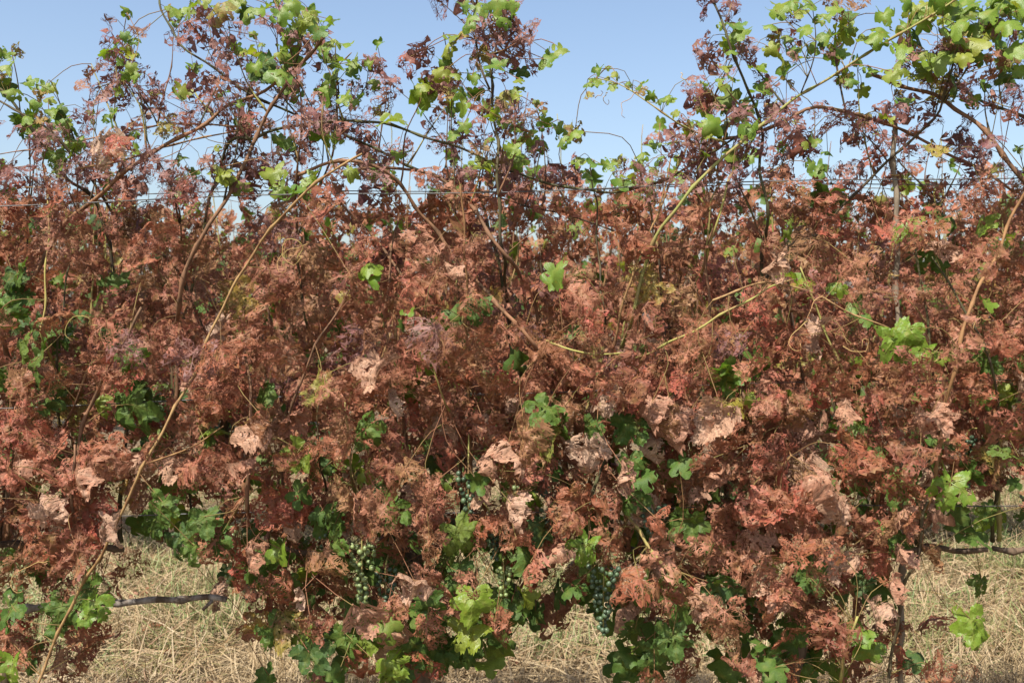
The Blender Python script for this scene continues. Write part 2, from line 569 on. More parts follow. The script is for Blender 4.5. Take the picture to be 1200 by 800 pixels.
def kind(key, mat, n, lite, back, **kw):
    hi, lo, far = [], [], []
    for i in range(n):
        rg = random.Random(i * 31 + len(key) * 7)
        q = dict(kw)
        q['kx'] = rg.uniform(*kw['kx']) * rg.choice((1, 1, -1)); q['ky'] = rg.uniform(*kw['ky'])
        sd = i + len(key) * 13
        hi.append(make_leaf('leaf', sd, mat, **q))
        q['ribs'] = False
        for sp, no, lst in ((lite, 48, lo), (back, 30, far)):
            q['spacing'] = sp; q['n_out'] = no
            me = make_leaf('leaf', sd, mat, **q)
            lst.append(arrays(me))
            bpy.data.meshes.remove(me)
    KINDS[key] = (hi, lo, mat, far)


kind('lacetop', M['lacetop'], 8, .15, .24, spacing=.080, hole_p=.97, rim=.115, dissolve=.4, bite=.14, kx=(.3, 1.6), ky=(.3, 1.3), ruff=.16)
kind('lace', M['lace'], 12, .14, .18, spacing=.070, hole_p=.88, rim=.125, dissolve=.38, bite=.08, kx=(.3, 1.7), ky=(.2, 1.3), ruff=.16)
kind('lacedense', M['lace'], 10, .14, .22, spacing=.064, hole_p=.62, rim=.15, dissolve=.35, bite=.08, kx=(.4, 2.0), ky=(.3, 1.4), ruff=.18)
kind('hanging', M['lacetop'], 6, .15, .24, spacing=.070, hole_p=.66, rim=.15, dissolve=.35, bite=.12, kx=(.4, 1.8), ky=(.3, 1.4), ruff=.17)
kind('dry', M['dry'], 9, .17, .25, spacing=.060, hole_p=.26, rim=.19, bite=.06, kx=(1.2, 3.4), ky=(.4, 1.5), ruff=.18)
kind('bright', M['bright'], 7, .3, .4, spacing=.13, hole_p=.10, rim=.2, bite=.10, kx=(.3, 1.5), ky=(.2, 1.3), ruff=.14, n_out=76, dissolve=0, sinus=1.0)
kind('dark', M['dark'], 7, .3, .4, spacing=.12, hole_p=.07, rim=.2, bite=.08, kx=(.2, 1.2), ky=(.3, 1.2), ruff=.15, n_out=76, dissolve=0, sinus=.8)
kind('yellow', M['yellow'], 4, .17, .26, spacing=.08, hole_p=.40, rim=.2, bite=.15, kx=(.3, 1.2), ky=(.2, 1.0), ruff=.14)
KEYS = list(KINDS)

# ------------------------------------------------------------------ ground
ROW = 2.72
bm = bmesh.new()
nx, ny_ = 90, 110
gv = []
for j in range(ny_ + 1):
    yy = -6 + 20 * j / ny_ if j < ny_ - 6 else 14 + (j - ny_ + 6) ** 2 * 4.2
    for i in range(nx + 1):
        f = (i - nx / 2) / (nx / 2)
        xx = 9 * f + 140 * f ** 7
        z = .03 * noise.noise(Vector((xx * .9, yy * .9, 0))) + .015 * noise.noise(Vector((xx * 3.1, yy * 3.1, 4)))
        gv.append(bm.verts.new((xx, yy, z - .03)))
for j in range(ny_):
    for i in range(nx):
        a = j * (nx + 1) + i
        bm.faces.new((gv[a], gv[a + 1], gv[a + nx + 2], gv[a + nx + 1]))
me = bpy.data.meshes.new('ground')
bm.to_mesh(me); bm.free()
me.polygons.foreach_set('use_smooth', [True] * len(me.polygons))
tag(link('ground', me, None, M['soil']), kind='structure')


def gz(x, y):
    return .03 * noise.noise(Vector((x * .9, y * .9, 0))) + .015 * noise.noise(Vector((x * 3.1, y * 3.1, 4))) - .03


def blades(name, n, yr, length, flat, width, mat, clump=0.0, xk=0.62):
    rg = nprng
    Y = rg.uniform(yr[0] ** .5, yr[1] ** .5, n) ** 2
    X = rg.uniform(-1, 1, n) * (xk * Y + .8)
    if clump:
        nc = int(clump)
        ci = rg.integers(0, nc, n)
        cy = rg.uniform(yr[0] ** .5, yr[1] ** .5, nc) ** 2; cx = rg.uniform(-1, 1, nc) * (xk * cy + .6)
        Y = cy[ci] + rg.normal(0, .09, n); X = cx[ci] + rg.normal(0, .12, n)
    Lg = rg.uniform(length[0], length[1], n)
    el = np.radians(rg.uniform(flat[0], flat[1], n)) * rg.choice([1, 1, .5], n)
    az = rg.uniform(0, 2 * np.pi, n)
    Z = np.array([gz(x, y) for x, y in zip(X, Y)]) + rg.uniform(.0, .05, n) * (np.degrees(el) < 30)
    d = np.stack([np.cos(az) * np.cos(el), np.sin(az) * np.cos(el), np.sin(el)], 1)
    sd = np.stack([-np.sin(az), np.cos(az), rg.uniform(-.8, .8, n)], 1)
    sd /= np.linalg.norm(sd, axis=1)[:, None]
    w = (rg.uniform(width[0], width[1], n) / 2)[:, None]
    P0 = np.stack([X, Y, Z], 1)
    bend = rg.normal(0, .22, (n, 3)); bend[:, 2] = -np.abs(bend[:, 2]) * .6 - .05
    P1 = P0 + d * Lg[:, None] * .5
    P2 = P0 + d * Lg[:, None] + bend * Lg[:, None] * .7
    g0 = np.array([gz(x, y) for x, y in zip(P2[:, 0], P2[:, 1])])
    P2[:, 2] = np.maximum(P2[:, 2], g0 + .004)
    V = np.stack([P0 - sd * w, P0 + sd * w, P1 + sd * w * .9, P1 - sd * w * .9, P2 + sd * w * .3, P2 - sd * w * .3], 1).reshape(-1, 3)
    idx = np.arange(n)[:, None] * 6
    Lp = np.concatenate([idx + [0, 1, 2, 3], idx + [3, 2, 4, 5]], 1).ravel()
    T = np.full(2 * n, 4)
    me = bpy.data.meshes.new(name)
    me.vertices.add(len(V)); me.vertices.foreach_set('co', V.ravel().astype(np.float32))
    me.loops.add(len(Lp)); me.loops.foreach_set('vertex_index', Lp.astype(np.int32))
    me.polygons.add(len(T)); me.polygons.foreach_set('loop_start', (np.arange(2 * n) * 4).astype(np.int32))
    me.update(calc_edges=True)
    me.attributes.new('leaf_random', 'FLOAT', 'POINT').data.foreach_set('value', np.repeat(np.clip(rg.random(n) * .62 + np.array([.38 + 1.1 * noise.noise(Vector((x * 1.7, y * 1.7, 9))) for x, y in zip(X, Y)]) * .6, 0, 1), 6).astype(np.float32))
    me.materials.append(mat)
    return me


tag(link('dry_grass', blades('dry_grass', 70000, (1.6, 11), (.07, .36), (-4, 32), (.0026, .0075), M['straw'])),
    'mown dry straw coloured grass covering the ground between vine rows', 'grass', kind='stuff')
tag(link('standing_grass', blades('standing_grass', 30000, (3.2, 9), (.08, .32), (25, 85), (.0025, .006), M['straw'], 420)),
    'loose upright tufts of pale dry grass stalks', 'grass', kind='stuff')
tag(link('green_weeds', blades('green_weeds', 24000, (4.1, 8), (.05, .22), (25, 85), (.003, .008), M['weed'], 210)),
    'low green weeds sprouting in patches through dry grass', 'weeds', kind='stuff')

items = []
for q in range(260):
    yy = rnd.uniform(2.0, 7.0); xx = rnd.uniform(-1, 1) * (.6 * yy + .6)
    key = rnd.choice(('lacedense', 'dry', 'lacedense', 'lace'))
    lo = KINDS[key][3]
    s = rnd.uniform(.04, .08)
    mx = Matrix.Translation((xx, yy, gz(xx, yy) + rnd.uniform(.02, .06))) @ Matrix.Rotation(rnd.uniform(0, 6.3), 4, 'Z') @ Matrix.Rotation(rnd.gauss(0, .4), 4, 'X') @ Matrix.Rotation(rnd.gauss(0, .4), 4, 'Y') @ Matrix.Diagonal((s, s, s, 1))
    items.append((lo[rnd.randrange(len(lo))], mx, rnd.random(), KEYS.index(key)))
tag(link('fallen_leaves', joined('fallen_leaves', items, [KINDS[q][2] for q in KEYS])), 'brown fallen vine leaves scattered over the dry grass', 'leaves', kind='stuff')

# ------------------------------------------------------------------ the front row
VINES = [(-2.62, 'far'), (-1.58, 'dead'), (-.254, 'a'), (.787, 'b'), (1.83, 'c'), (2.87, 'far2')]
LABEL = {
    'far': 'grapevine of brown eaten leaves one place past the bare dead vine arm',
    'dead': 'brown grapevine whose long tan cane slants down past the bare dead vine arm',
    'a': 'brown skeletonised grapevine carrying the bright pale green grape cluster low on its trunk',
    'b': 'brown skeletonised grapevine whose dark trunk stands between the blue-green grape cluster and thin stake',
    'c': 'brown eaten grapevine with leafy green shoots, standing next past the thin upright stake',
    'far2': 'brown eaten grapevine standing two places past the thin upright stake',
}
roots = {}
for x, k in VINES:
    e = bpy.data.objects.new('grapevine', None)
    e.empty_display_size = .2
    col.objects.link(e)
    e.location = (x, ROW, gz(x, ROW))
    tag(e, LABEL[k], 'grapevine', 'grapevines of the front row')
    roots[k] = e


def owner(x):
    return min(VINES, key=lambda v: abs(v[0] - x))[1]


def to_local(k, pts):
    o = np.array(roots[k].location)
    return [np.array(p) - o for p in pts]


sample_pts, sample_own = [], []        # points along every cane, for hanging leaves on


def add_cane(k, pts, r0, r1, mat, seed, name='cane', nodes=True, keep=True, sides=7, wob=.003):
    me, path = cane_mesh(name, to_local(k, pts), r0, r1, mat, seed=seed, nodes=nodes, sides=sides, wob=wob)
    link(name, me, roots[k])
    w = path + np.array(roots[k].location)
    if keep:
        sample_pts.extend(w[::2]); sample_own.extend([k] * len(w[::2]))
    return w


for i, (x, k) in enumerate(VINES):
    rg = random.Random(i + 5)
    b = roots[k].location
    pts = [(x, ROW, b.z - .05)]
    for j in range(1, 6):
        pts.append((x + rg.uniform(-.02, .02), ROW + rg.uniform(-.02, .02), b.z + .17 * j))
    add_cane(k, pts, .030, .021, M['bark'], i, 'trunk', nodes=False, keep=False, sides=10, wob=.012)
    for s in (-1, 1):
        arm = [(x, ROW, .82), (x + s * .07, ROW + .005, .86), (x + s * .25, ROW + rg.uniform(-.02, .02), .86 + rg.uniform(-.015, .015)),
               (x + s * .5, ROW + rg.uniform(-.02, .02), .85)]
        add_cane(k, arm, .011, .007, M['bark'], i * 3 + s, 'cordon', nodes=True, wob=.014)
    for j in range(10):                                   # shoots rising from the cordon through the leaves
        sx = x + rg.uniform(-.5, .5)
        y0 = ROW + rg.uniform(-.03, .05); y1 = ROW + rg.choice((-1, 1)) * rg.uniform(.05, .26)
        top = rg.uniform(1.55, 1.98)
        lean = rg.uniform(-.28, .28)
        q = [(sx, y0, .86)]
        for t in (.3, .65, 1.0):
            q.append((sx + lean * t * t + rg.uniform(-.03, .03), y0 + (y1 - y0) * min(1, t * 1.5) + rg.uniform(-.03, .03), .86 + (top - .86) * t))
        add_cane(k, q, rg.uniform(.0045, .0065), .002, M[rg.choice(('brown', 'tan', 'olive', 'dusk', 'brown'))], i * 40 + j)

LACE = """
0 0 0 2 3 5 3 1 0 0 1 3 2 0 0 0 2 1 2 2 1 1 2 3
0 0 2 1 5 6 5 5 2 1 3 4 3 0 0 0 3 3 2 3 3 3 5 6
2 2 4 3 7 7 6 7 6 3 5 4 2 0 0 1 4 5 5 5 6 6 7 7
6 6 6 6 7 7 7 8 8 5 6 5 4 1 0 2 6 6 5 3 6 7 7 8
7 7 7 6 7 6 6 7 8 8 7 6 6 5 4 4 6 6 6 6 7 7 7 7
6 7 8 7 7 7 8 8 8 8 8 8 8 8 7 7 7 7 7 7 7 7 7 7
5 7 8 8 8 8 8 8 8 8 8 8 8 8 8 8 8 8 8 8 7 7 8 8
5 7 8 8 8 8 8 8 8 8 7 8 8 8 8 8 8 8 8 7 7 7 8 8
6 6 7 6 8 8 8 8 8 8 8 8 8 8 8 8 7 8 8 8 7 7 7 8
6 6 5 4 7 8 8 8 8 7 7 7 7 8 8 7 7 7 7 6 6 6 5 6
7 7 6 4 6 7 7 7 7 7 7 7 6 7 7 6 7 7 8 6 5 6 4 5
7 7 6 4 4 6 6 6 6 6 6 6 6 5 5 5 7 7 7 6 5 4 3 4
5 5 5 1 1 5 6 6 6 5 5 5 5 4 5 4 7 8 8 7 6 2 1 1
3 4 3 0 0 4 6 6 5 4 4 3 3 3 5 5 6 7 7 5 4 1 0 0
2 2 1 0 0 2 4 4 3 3 3 3 2 0 3 4 5 6 6 4 3 1 0 0
3 2 1 0 0 0 0 2 2 2 2 0 0 0 0 2 2 3 4 3 3 1 0 0
"""
DARK = """
0 0 0 0 0 0 0 0 0 0 0 0 0 0 0 0 0 0 0 0 0 0 1 1
0 0 0 0 0 0 1 1 0 0 0 0 0 0 0 0 0 0 1 1 0 0 1 1
1 0 0 0 0 0 0 0 0 0 0 0 0 0 0 0 0 1 0 0 1 1 1 0
0 0 0 0 0 0 0 0 0 0 0 0 0 0 0 0 0 0 0 0 1 0 0 0
0 0 0 0 0 0 0 0 0 0 0 0 0 0 0 0 0 0 1 1 1 0 0 0
1 0 0 0 0 0 0 0 0 0 0 0 0 0 0 0 0 0 0 0 0 1 1 0
3 1 1 0 0 0 0 0 0 0 0 0 0 0 0 0 0 0 0 0 0 1 0 0
3 2 1 0 0 0 0 0 0 0 2 1 0 0 0 0 0 0 1 1 0 0 0 0
3 3 2 2 0 0 1 0 0 1 1 1 1 1 0 1 1 1 1 1 2 1 1 1
2 2 3 2 1 1 1 1 1 2 2 2 2 1 2 2 1 1 2 2 2 1 2 2
1 1 2 2 2 2 2 2 2 2 2 2 3 3 3 3 2 1 1 1 2 2 3 3
1 1 1 1 3 3 4 4 4 4 4 4 4 5 5 5 4 3 3 3 2 2 3 3
1 1 1 2 4 5 5 5 6 6 5 6 6 6 6 6 5 3 3 4 2 1 2 2
1 1 1 0 1 4 5 5 7 7 6 6 6 6 5 5 5 3 3 4 2 1 1 0
1 1 0 0 0 1 3 5 6 7 7 6 4 3 5 5 5 4 5 5 1 0 0 0
2 1 0 0 0 0 2 4 3 7 7 4 0 0 5 5 3 5 6 5 1 0 0 0
"""
G1 = [[int(c) for c in r.split()] for r in LACE.strip().splitlines()]
G2 = [[int(c) for c in r.split()] for r in DARK.strip().splitlines()]


def grid(G, px, py):
    i = int(px // 50); j = int(py // 50)
    j = min(max(j, 0), 15)
    if i < 0:
        i = min(23, -i - 1)
    if i > 23:
        i = max(0, 47 - i)
    return G[j][i]



def crowd(px, py):
    return py > -20 and grid(G1, px, py) >= 2


# canes that can be followed in the photograph: material, depth, base radius, tip radius, points from base to tip
TRACED = [
    ('brown', 2.62, .0085, .004, [(0, 382), (12, 360), (50, 307), (72, 265), (97, 245), (120, 225), (150, 200), (180, 178), (240, 145), (267, 125), (310, 105), (345, 80), (365, 60)]),
    ('dusk', 2.70, .006, .003, [(160, 282), (135, 258), (118, 230), (92, 190), (60, 155), (25, 133), (-10, 114)]),
    ('dusk', 2.75, .007, .004, [(80, 210), (62, 188), (42, 156), (25, 130), (0, 104), (-20, 85)]),
    ('dusk', 2.75, .004, .0015, [(25, 132), (22, 112), (18, 90), (14, 58)]),
    ('dusk', 2.66, .004, .0015, [(178, 178), (170, 140), (163, 110), (157, 75), (150, 42)]),
    ('olive', 2.66, .003, .0012, [(150, 200), (140, 150), (125, 120), (115, 95), (108, 75)]),
    ('dusk', 2.8, .006, .003, [(520, 212), (500, 202), (460, 185), (412, 162), (350, 136), (300, 115), (250, 80), (215, 55), (193, 18), (185, -10)]),
    ('dusk', 2.62, .0048, .0032, [(300, 160), (325, 151), (362, 145), (412, 141), (450, 144), (500, 162), (537, 172), (575, 190), (600, 202), (645, 216), (687, 222), (727, 224), (775, 212), (812, 192), (840, 175), (872, 157), (905, 140)]),
    ('olive', 2.54, .0058, .0030, [(742, 372), (755, 315), (770, 277), (792, 245), (827, 202), (870, 165), (900, 140), (937, 112), (975, 90), (1005, 70), (1040, 48), (1075, 28), (1125, -4)]),
    ('brown', 2.64, .0065, .004, [(880, 160), (900, 150), (925, 140), (957, 127), (1000, 132), (1025, 142), (1055, 152), (1085, 167), (1112, 180), (1150, 198), (1190, 225)]),
    ('brown', 2.6, .009, .005, [(1215, 235), (1195, 205), (1170, 172), (1145, 145), (1120, 127), (1095, 112), (1055, 100), (1020, 88)]),
    ('dusk', 2.7, .007, .004, [(1215, 152), (1185, 132), (1145, 115), (1112, 98), (1085, 92)]),
    ('dusk', 2.66, .0072, .003, [(955, 275), (975, 252), (1000, 227), (1025, 205), (1050, 180), (1095, 140), (1105, 110), (1116, 82), (1120, 60)]),
    ('dusk', 2.55, .0062, .003, [(900, 250), (890, 200), (893, 160), (885, 125), (875, 100), (862, 70), (850, 38), (835, 0), (828, -15)]),
    ('dusk', 2.58, .0035, .0015, [(832, 165), (833, 138), (838, 112), (847, 90), (857, 70)]),
    ('olive', 2.56, .0035, .001, [(852, 168), (815, 155), (795, 145), (775, 130), (750, 112), (725, 98), (700, 91), (690, 92)]),
    ('dusk', 2.6, .0062, .003, [(590, 300), (587, 262), (583, 210), (582, 165), (578, 130), (575, 90), (568, 45), (560, 8), (556, -15)]),
    ('dusk', 2.6, .0035, .0015, [(574, 105), (565, 84), (558, 55), (556, 20), (553, -10)]),
    ('dusk', 2.6, .003, .0012, [(576, 62), (590, 58), (604, 50), (618, 40)]),
    ('dusk', 2.7, .004, .0015, [(533, 230), (531, 160), (529, 120), (527, 75), (520, 40)]),
    ('dusk', 2.62, .0052, .002, [(357, 372), (351, 320), (347, 287), (358, 255), (372, 222), (388, 185), (393, 150), (396, 112), (395, 85), (392, 50)]),
    ('brown', 2.68, .005, .002, [(347, 215), (350, 180), (353, 150), (350, 100), (340, 60), (325, 20), (318, -10)]),
    ('brown', 2.56, .0085, .004, [(208, 358), (225, 300), (240, 272), (262, 238), (285, 195), (300, 160), (320, 125), (345, 85), (368, 58), (380, 40)]),
    ('brown', 2.6, .0066, .0045, [(628, 405), (600, 375), (575, 345), (545, 317), (525, 290), (500, 257), (475, 225), (450, 200), (420, 189), (385, 192), (350, 205)]),
    ('brown', 2.6, .007, .004, [(592, 300), (562, 255), (537, 225), (515, 208), (480, 198), (440, 196), (400, 200)]),
    ('brown', 2.65, .006, .003, [(482, 350), (457, 300), (440, 280), (420, 260), (395, 232), (380, 215)]),
    ('tan', 2.44, .0044, .0034, [(40, 812), (60, 760), (87, 702), (125, 637), (143, 600), (162, 560), (200, 487), (225, 440), (255, 372), (285, 318), (312, 275), (345, 237), (400, 194), (425, 180)]),
    ('olive', 2.5, .005, .0025, [(765, 412), (785, 399), (815, 386), (845, 370), (862, 360), (895, 340), (930, 328)]),
    ('olive', 2.6, .005, .003, [(827, 310), (832, 285), (840, 262), (848, 235), (856, 208), (872, 180), (890, 150)]),
    ('olive', 2.62, .004, .002, [(828, 300), (830, 260), (834, 235), (846, 215)]),
    ('dusk', 2.6, .0045, .002, [(708, 360), (705, 345), (701, 300), (699, 237), (695, 222), (692, 185)]),
    ('dusk', 2.75, .004, .002, [(740, 290), (725, 277), (692, 260), (662, 252), (600, 235), (560, 228)]),
    ('dusk', 2.52, .0046, .0040, [(1040, 812), (1044, 770), (1050, 740), (1056, 700), (1077, 645), (1083, 600), (1088, 585)]),
    ('tan', 2.44, .0050, .0040, [(1083, 600), (1098, 550), (1106, 490), (1115, 447), (1127, 397), (1142, 347), (1157, 320), (1177, 277), (1197, 232), (1225, 180)]),
    ('dusk', 2.55, .005, .003, [(1022, 570), (1000, 535), (987, 515), (980, 487), (972, 460)]),
    ('dusk', 2.58, .004, .002, [(1040, 525), (1037, 512), (1027, 485), (1017, 462), (1008, 445)]),
    ('tan', 2.66, .003, .002, [(90, 199), (140, 189), (192, 172), (240, 160), (300, 150)]),
    ('brown', 2.7, .003, .0015, [(300, 147), (212, 145), (175, 150), (110, 162), (60, 172), (-5, 181)]),
    ('brown', 2.5, .0065, .004, [(85, 570), (92, 522), (100, 485), (117, 455), (130, 425), (150, 393), (165, 360)]),
    ('brown', 2.6, .005, .003, [(70, 520), (75, 500), (82, 485), (95, 452), (104, 430)]),
    ('olive', 2.5, .004, .002, [(525, 480), (520, 467), (507, 430), (500, 400), (492, 370)]),
    ('olive', 2.48, .0035, .002, [(640, 398), (672, 410), (705, 416), (740, 414)]),
    ('olive', 2.56, .006, .004, [(790, 680), (780, 662), (760, 640), (735, 607), (722, 585)]),
    ('tan', 2.45, .0032, .002, [(835, 352), (870, 338), (905, 333), (945, 340), (990, 362), (1040, 385)]),
    ('olive', 2.45, .003, .0012, [(1080, 405), (1095, 412), (1120, 418), (1140, 425)]),
    ('tan', 2.5, .003, .0015, [(165, 545), (185, 538), (225, 522), (262, 500)]),
    ('olive', 2.4, .005, .003, [(984, 800), (988, 775), (994, 752), (1004, 722)]),
    ('brown', 2.5, .005, .003, [(84, 640), (86, 600), (85, 555), (86, 520)]),
    ('olive', 2.6, .004, .002, [(50, 400), (51, 360), (53, 310), (56, 255), (58, 210)]),
    ('brown', 2.55, .006, .003, [(875, 480), (868, 455), (862, 430), (850, 400)]),
    ('dusk', 2.55, .005, .003, [(690, 600), (700, 560), (716, 520), (728, 480)]),
    ('tan', 2.45, .004, .002, [(922, 540), (925, 530), (917, 510), (910, 490)]),
    ('olive', 2.5, .005, .003, [(404, 470), (408, 520), (410, 550)][::-1]),
    ('dusk', 2.55, .004, .002, [(373, 530), (374, 480), (376, 440)]),
    ('brown', 2.5, .006, .003, [(290, 600), (292, 550), (294, 500), (292, 450), (286, 400)]),
]
for i, (mt, Y, r0, r1, pp) in enumerate(TRACED):
    r0, r1 = r0 * .86, r1 * .86
    rg = random.Random(900 + i)
    pts = [tuple(at(px, py, Y + .05 * math.sin(j * .8 + i))) for j, (px, py) in enumerate(pp)]
    b = Vector(pts[0]); nxt = Vector(pts[1])
    if b.z > 1.0 and r0 > .0034:                          # run on down through the leaves to the cordon
        d = (b - nxt).normalized()
        p1 = b + d * .14
        zz = p1.z if p1.z < b.z else b.z - .05
        q = Vector((p1.x, (p1.y + ROW) / 2 + .08, max(zz, .95)))
        foot = Vector((q.x + d.x * .18, ROW + .02, .86))
        mid = (q + foot) / 2 + Vector((d.x * .06, .05, 0))
        pts = [tuple(foot), tuple(mid), tuple(q)] + pts
        r0 = r0 * 1.05
    k = owner(pts[0][0])
    add_cane(k, pts, r0, r1, M[mt], 300 + i, sides=8 if r0 > .005 else 6)

SP = np.array(sample_pts)
shoots = []                                               # thin side shoots standing up from the arching canes
tries = 0
while len(shoots) < 80 and tries < 4000:
    tries += 1
    p = Vector(SP[rnd.randrange(len(SP))])
    px, py = pix(p)
    if not (-20 < px < 1220 and 40 < py < 265):
        continue
    ln = rnd.uniform(.10, .30)
    tip = p + Vector((rnd.gauss(0, .07), rnd.gauss(0, .04), ln))
    tx, ty = pix(tip)
    if not crowd(tx, ty):
        continue
    mid = (p + tip) / 2 + Vector((rnd.gauss(0, .02), rnd.gauss(0, .015), 0))
    k = owner(p.x)
    w = add_cane(k, [tuple(p), tuple(mid), tuple(tip)], rnd.uniform(.0018, .003), .0009, M[rnd.choice(('dusk', 'dusk', 'olive', 'brown'))], 1500 + tries, 'side_shoot', sides=5)
    shoots.append(w)
SP = np.array(sample_pts)

# bare dead vine arm low on the wire
dv = bpy.data.objects.new('dead_vine', None)
col.objects.link(dv)
p0 = at(10, 716, 2.68)
dv.location = (p0.x, p0.y, gz(p0.x, p0.y))
tag(dv, 'bare dead vine with grey barked horizontal arm above the dry grass', 'dead vine')
me, _ = cane_mesh('stem', [(0, 0, -.05), (.006, .01, .25), (-.004, 0, .5), (.0, .0, p0.z - dv.location.z - .004)], .010, .008, M['dusk'], seed=3, wob=.006)
link('stem', me, dv)
arm = [at(4, 716, 2.68), at(40, 713, 2.67), at(80, 709, 2.67), at(130, 705, 2.66), at(180, 701, 2.67), at(225, 702, 2.68), at(266, 704, 2.69)]
me, _ = cane_mesh('arm', [np.array(a - dv.location) for a in arm], .0100, .0075, M['deadbark'], seed=8, sides=9, wob=.006)
link('arm', me, dv)
sp_ = [at(248, 704, 2.685), at(241, 709, 2.67), at(236, 713, 2.66)]
me, _ = cane_mesh('spur', [np.array(a - dv.location) for a in sp_], .006, .004, M['deadbark'], seed=9, wob=.002)
link('spur', me, dv)

# thin upright stake with the ties
sk = bpy.data.objects.new('training_stake', None)
col.objects.link(sk)
b = at(1057, 640, 2.7)
sk.location = (b.x, b.y, gz(b.x, b.y))
tag(sk, 'thin grey-brown upright training stake rising past the top wires', 'stake')
pts = [(0, 0, -.1)] + [np.array(at(px, py, 2.7) - sk.location) for px, py in ((1057, 640), (1056, 500), (1055, 437), (1054, 387), (1050, 340), (1051, 287), (1050, 240), (1048, 190), (1049, 136))]
me, _ = cane_mesh('shaft', pts, .0085, .0065, M['stake'], seed=21, wob=.002)
link('shaft', me, sk)
for py in (205, 322):
    c0 = at(1049.5, py, 2.7) - sk.location
    V, Fc = [], []
    a = np.linspace(0, 2 * math.pi, 13)
    tube(np.array([[c0.x + .0105 * math.cos(t), c0.y + .0105 * math.sin(t), c0.z + .003 * math.sin(t)] for t in a]), [.0018] * 13, 5, V, Fc)
    link('tie', mesh_from('tie', V, Fc, M['tendril']), sk)

# trellis wires
WIRES = [
    ((0, 237), (1200, 204), 2.56, 'upper front trellis wire running across the vine tops against the sky'),
    ((0, 228), (1200, 212), 2.86, 'upper rear trellis wire running behind the vine tops'),
    ((0, 474), (1200, 440), 2.64, 'middle front trellis wire threading through brown leaves'),
    ((0, 462), (1200, 452), 2.90, 'middle rear trellis wire behind the brown leaves'),
    ((0, 604), (1200, 588), 2.62, 'lower trellis wire strung just above the grape clusters'),
]
for a, b, Y, lab in WIRES:
    A, B = at(*a, Y), at(*b, Y)
    d = (B - A)
    A2, B2 = A - d * .75, B + d * .75
    n = 60
    path = np.array([[*(A2 + (B2 - A2) * (i / n))] for i in range(n + 1)])
    path[:, 2] -= .010 * np.sin(np.linspace(0, math.pi * 5, n + 1)) ** 2
    V, Fc = [], []
    tube(path - path[0], [.0015] * (n + 1), 6, V, Fc)
    o = link('trellis_wire', mesh_from('trellis_wire', V, Fc, M['wire']))
    o.location = path[0]
    tag(o, lab, 'wire', 'trellis wires of the front row')

# ------------------------------------------------------------------ leaves of the front row
leaves = []          # (kind key, centre, normal, tip direction, size)


def leaf_frame(rg, up=.5, spread=.6, down=1.0, side=-1):
    n = Vector((rg.gauss(-.1, spread), side * (.75 + rg.gauss(0, .35)), up + rg.gauss(0, .4)))
    if rg.random() < .18:
        n.y = -n.y
    t = Vector((rg.gauss(0, .62), rg.gauss(side * .15, .3), -down + rg.gauss(0, .45)))
    return n.normalized(), t.normalized()


PER = 0.87
for G, name in ((G1, 'lace'), (G2, 'dark')):
    for j in range(16):
        for i in range(-14, 38):
            cx, cy = i * 50 + 25, j * 50 + 25
            d = grid(G, cx, cy)
            if not (0 <= i < 24):
                d = d * .75
            m_ = d * ((PER if j > 7 else PER * (.56 if j > 3 else .44)) if name == 'lace' else .62)
            m_ = int(m_) + (rnd.random() < m_ - int(m_))
            for _ in range(m_):
                px, py = cx + rnd.uniform(-27, 27), cy + rnd.uniform(-27, 27)
                if name == 'lace':
                    Y = min(max(rnd.gauss(2.64 if py > 400 else 2.70, .15), 2.34 if py > 330 else 2.46), 3.05)
                    n, t = leaf_frame(rnd, side=-1 if Y < 2.82 or rnd.random() < .4 else 1)
                    if py < 225:
                        q = rnd.random()
                        key = 'lacetop' if q < .70 else 'hanging' if q < .95 else 'yellow'
                        size = rnd.uniform(.040, .078)
                    elif py < 470:
                        q = rnd.random()
                        key = 'lace' if q < .58 else 'lacedense' if q < .90 else 'lacetop' if q < .955 else 'dry' if q < .993 else 'yellow'
                        size = rnd.uniform(.055, .096)
                    else:
                        q = rnd.random()
                        key = 'lace' if q < .26 else 'lacedense' if q < .80 else 'dry' if q < .985 else 'yellow'
                        size = rnd.uniform(.055, .098)
                else:
                    key = 'dark' if rnd.random() < .9 else 'bright'
                    Y = rnd.uniform(2.62, 2.98) if rnd.random() < .75 else rnd.uniform(2.45, 2.62)
                    n, t = leaf_frame(rnd, up=.6)
                    size = rnd.uniform(.045, .082)
                leaves.append((key, at(px, py, Y), n, t, size))

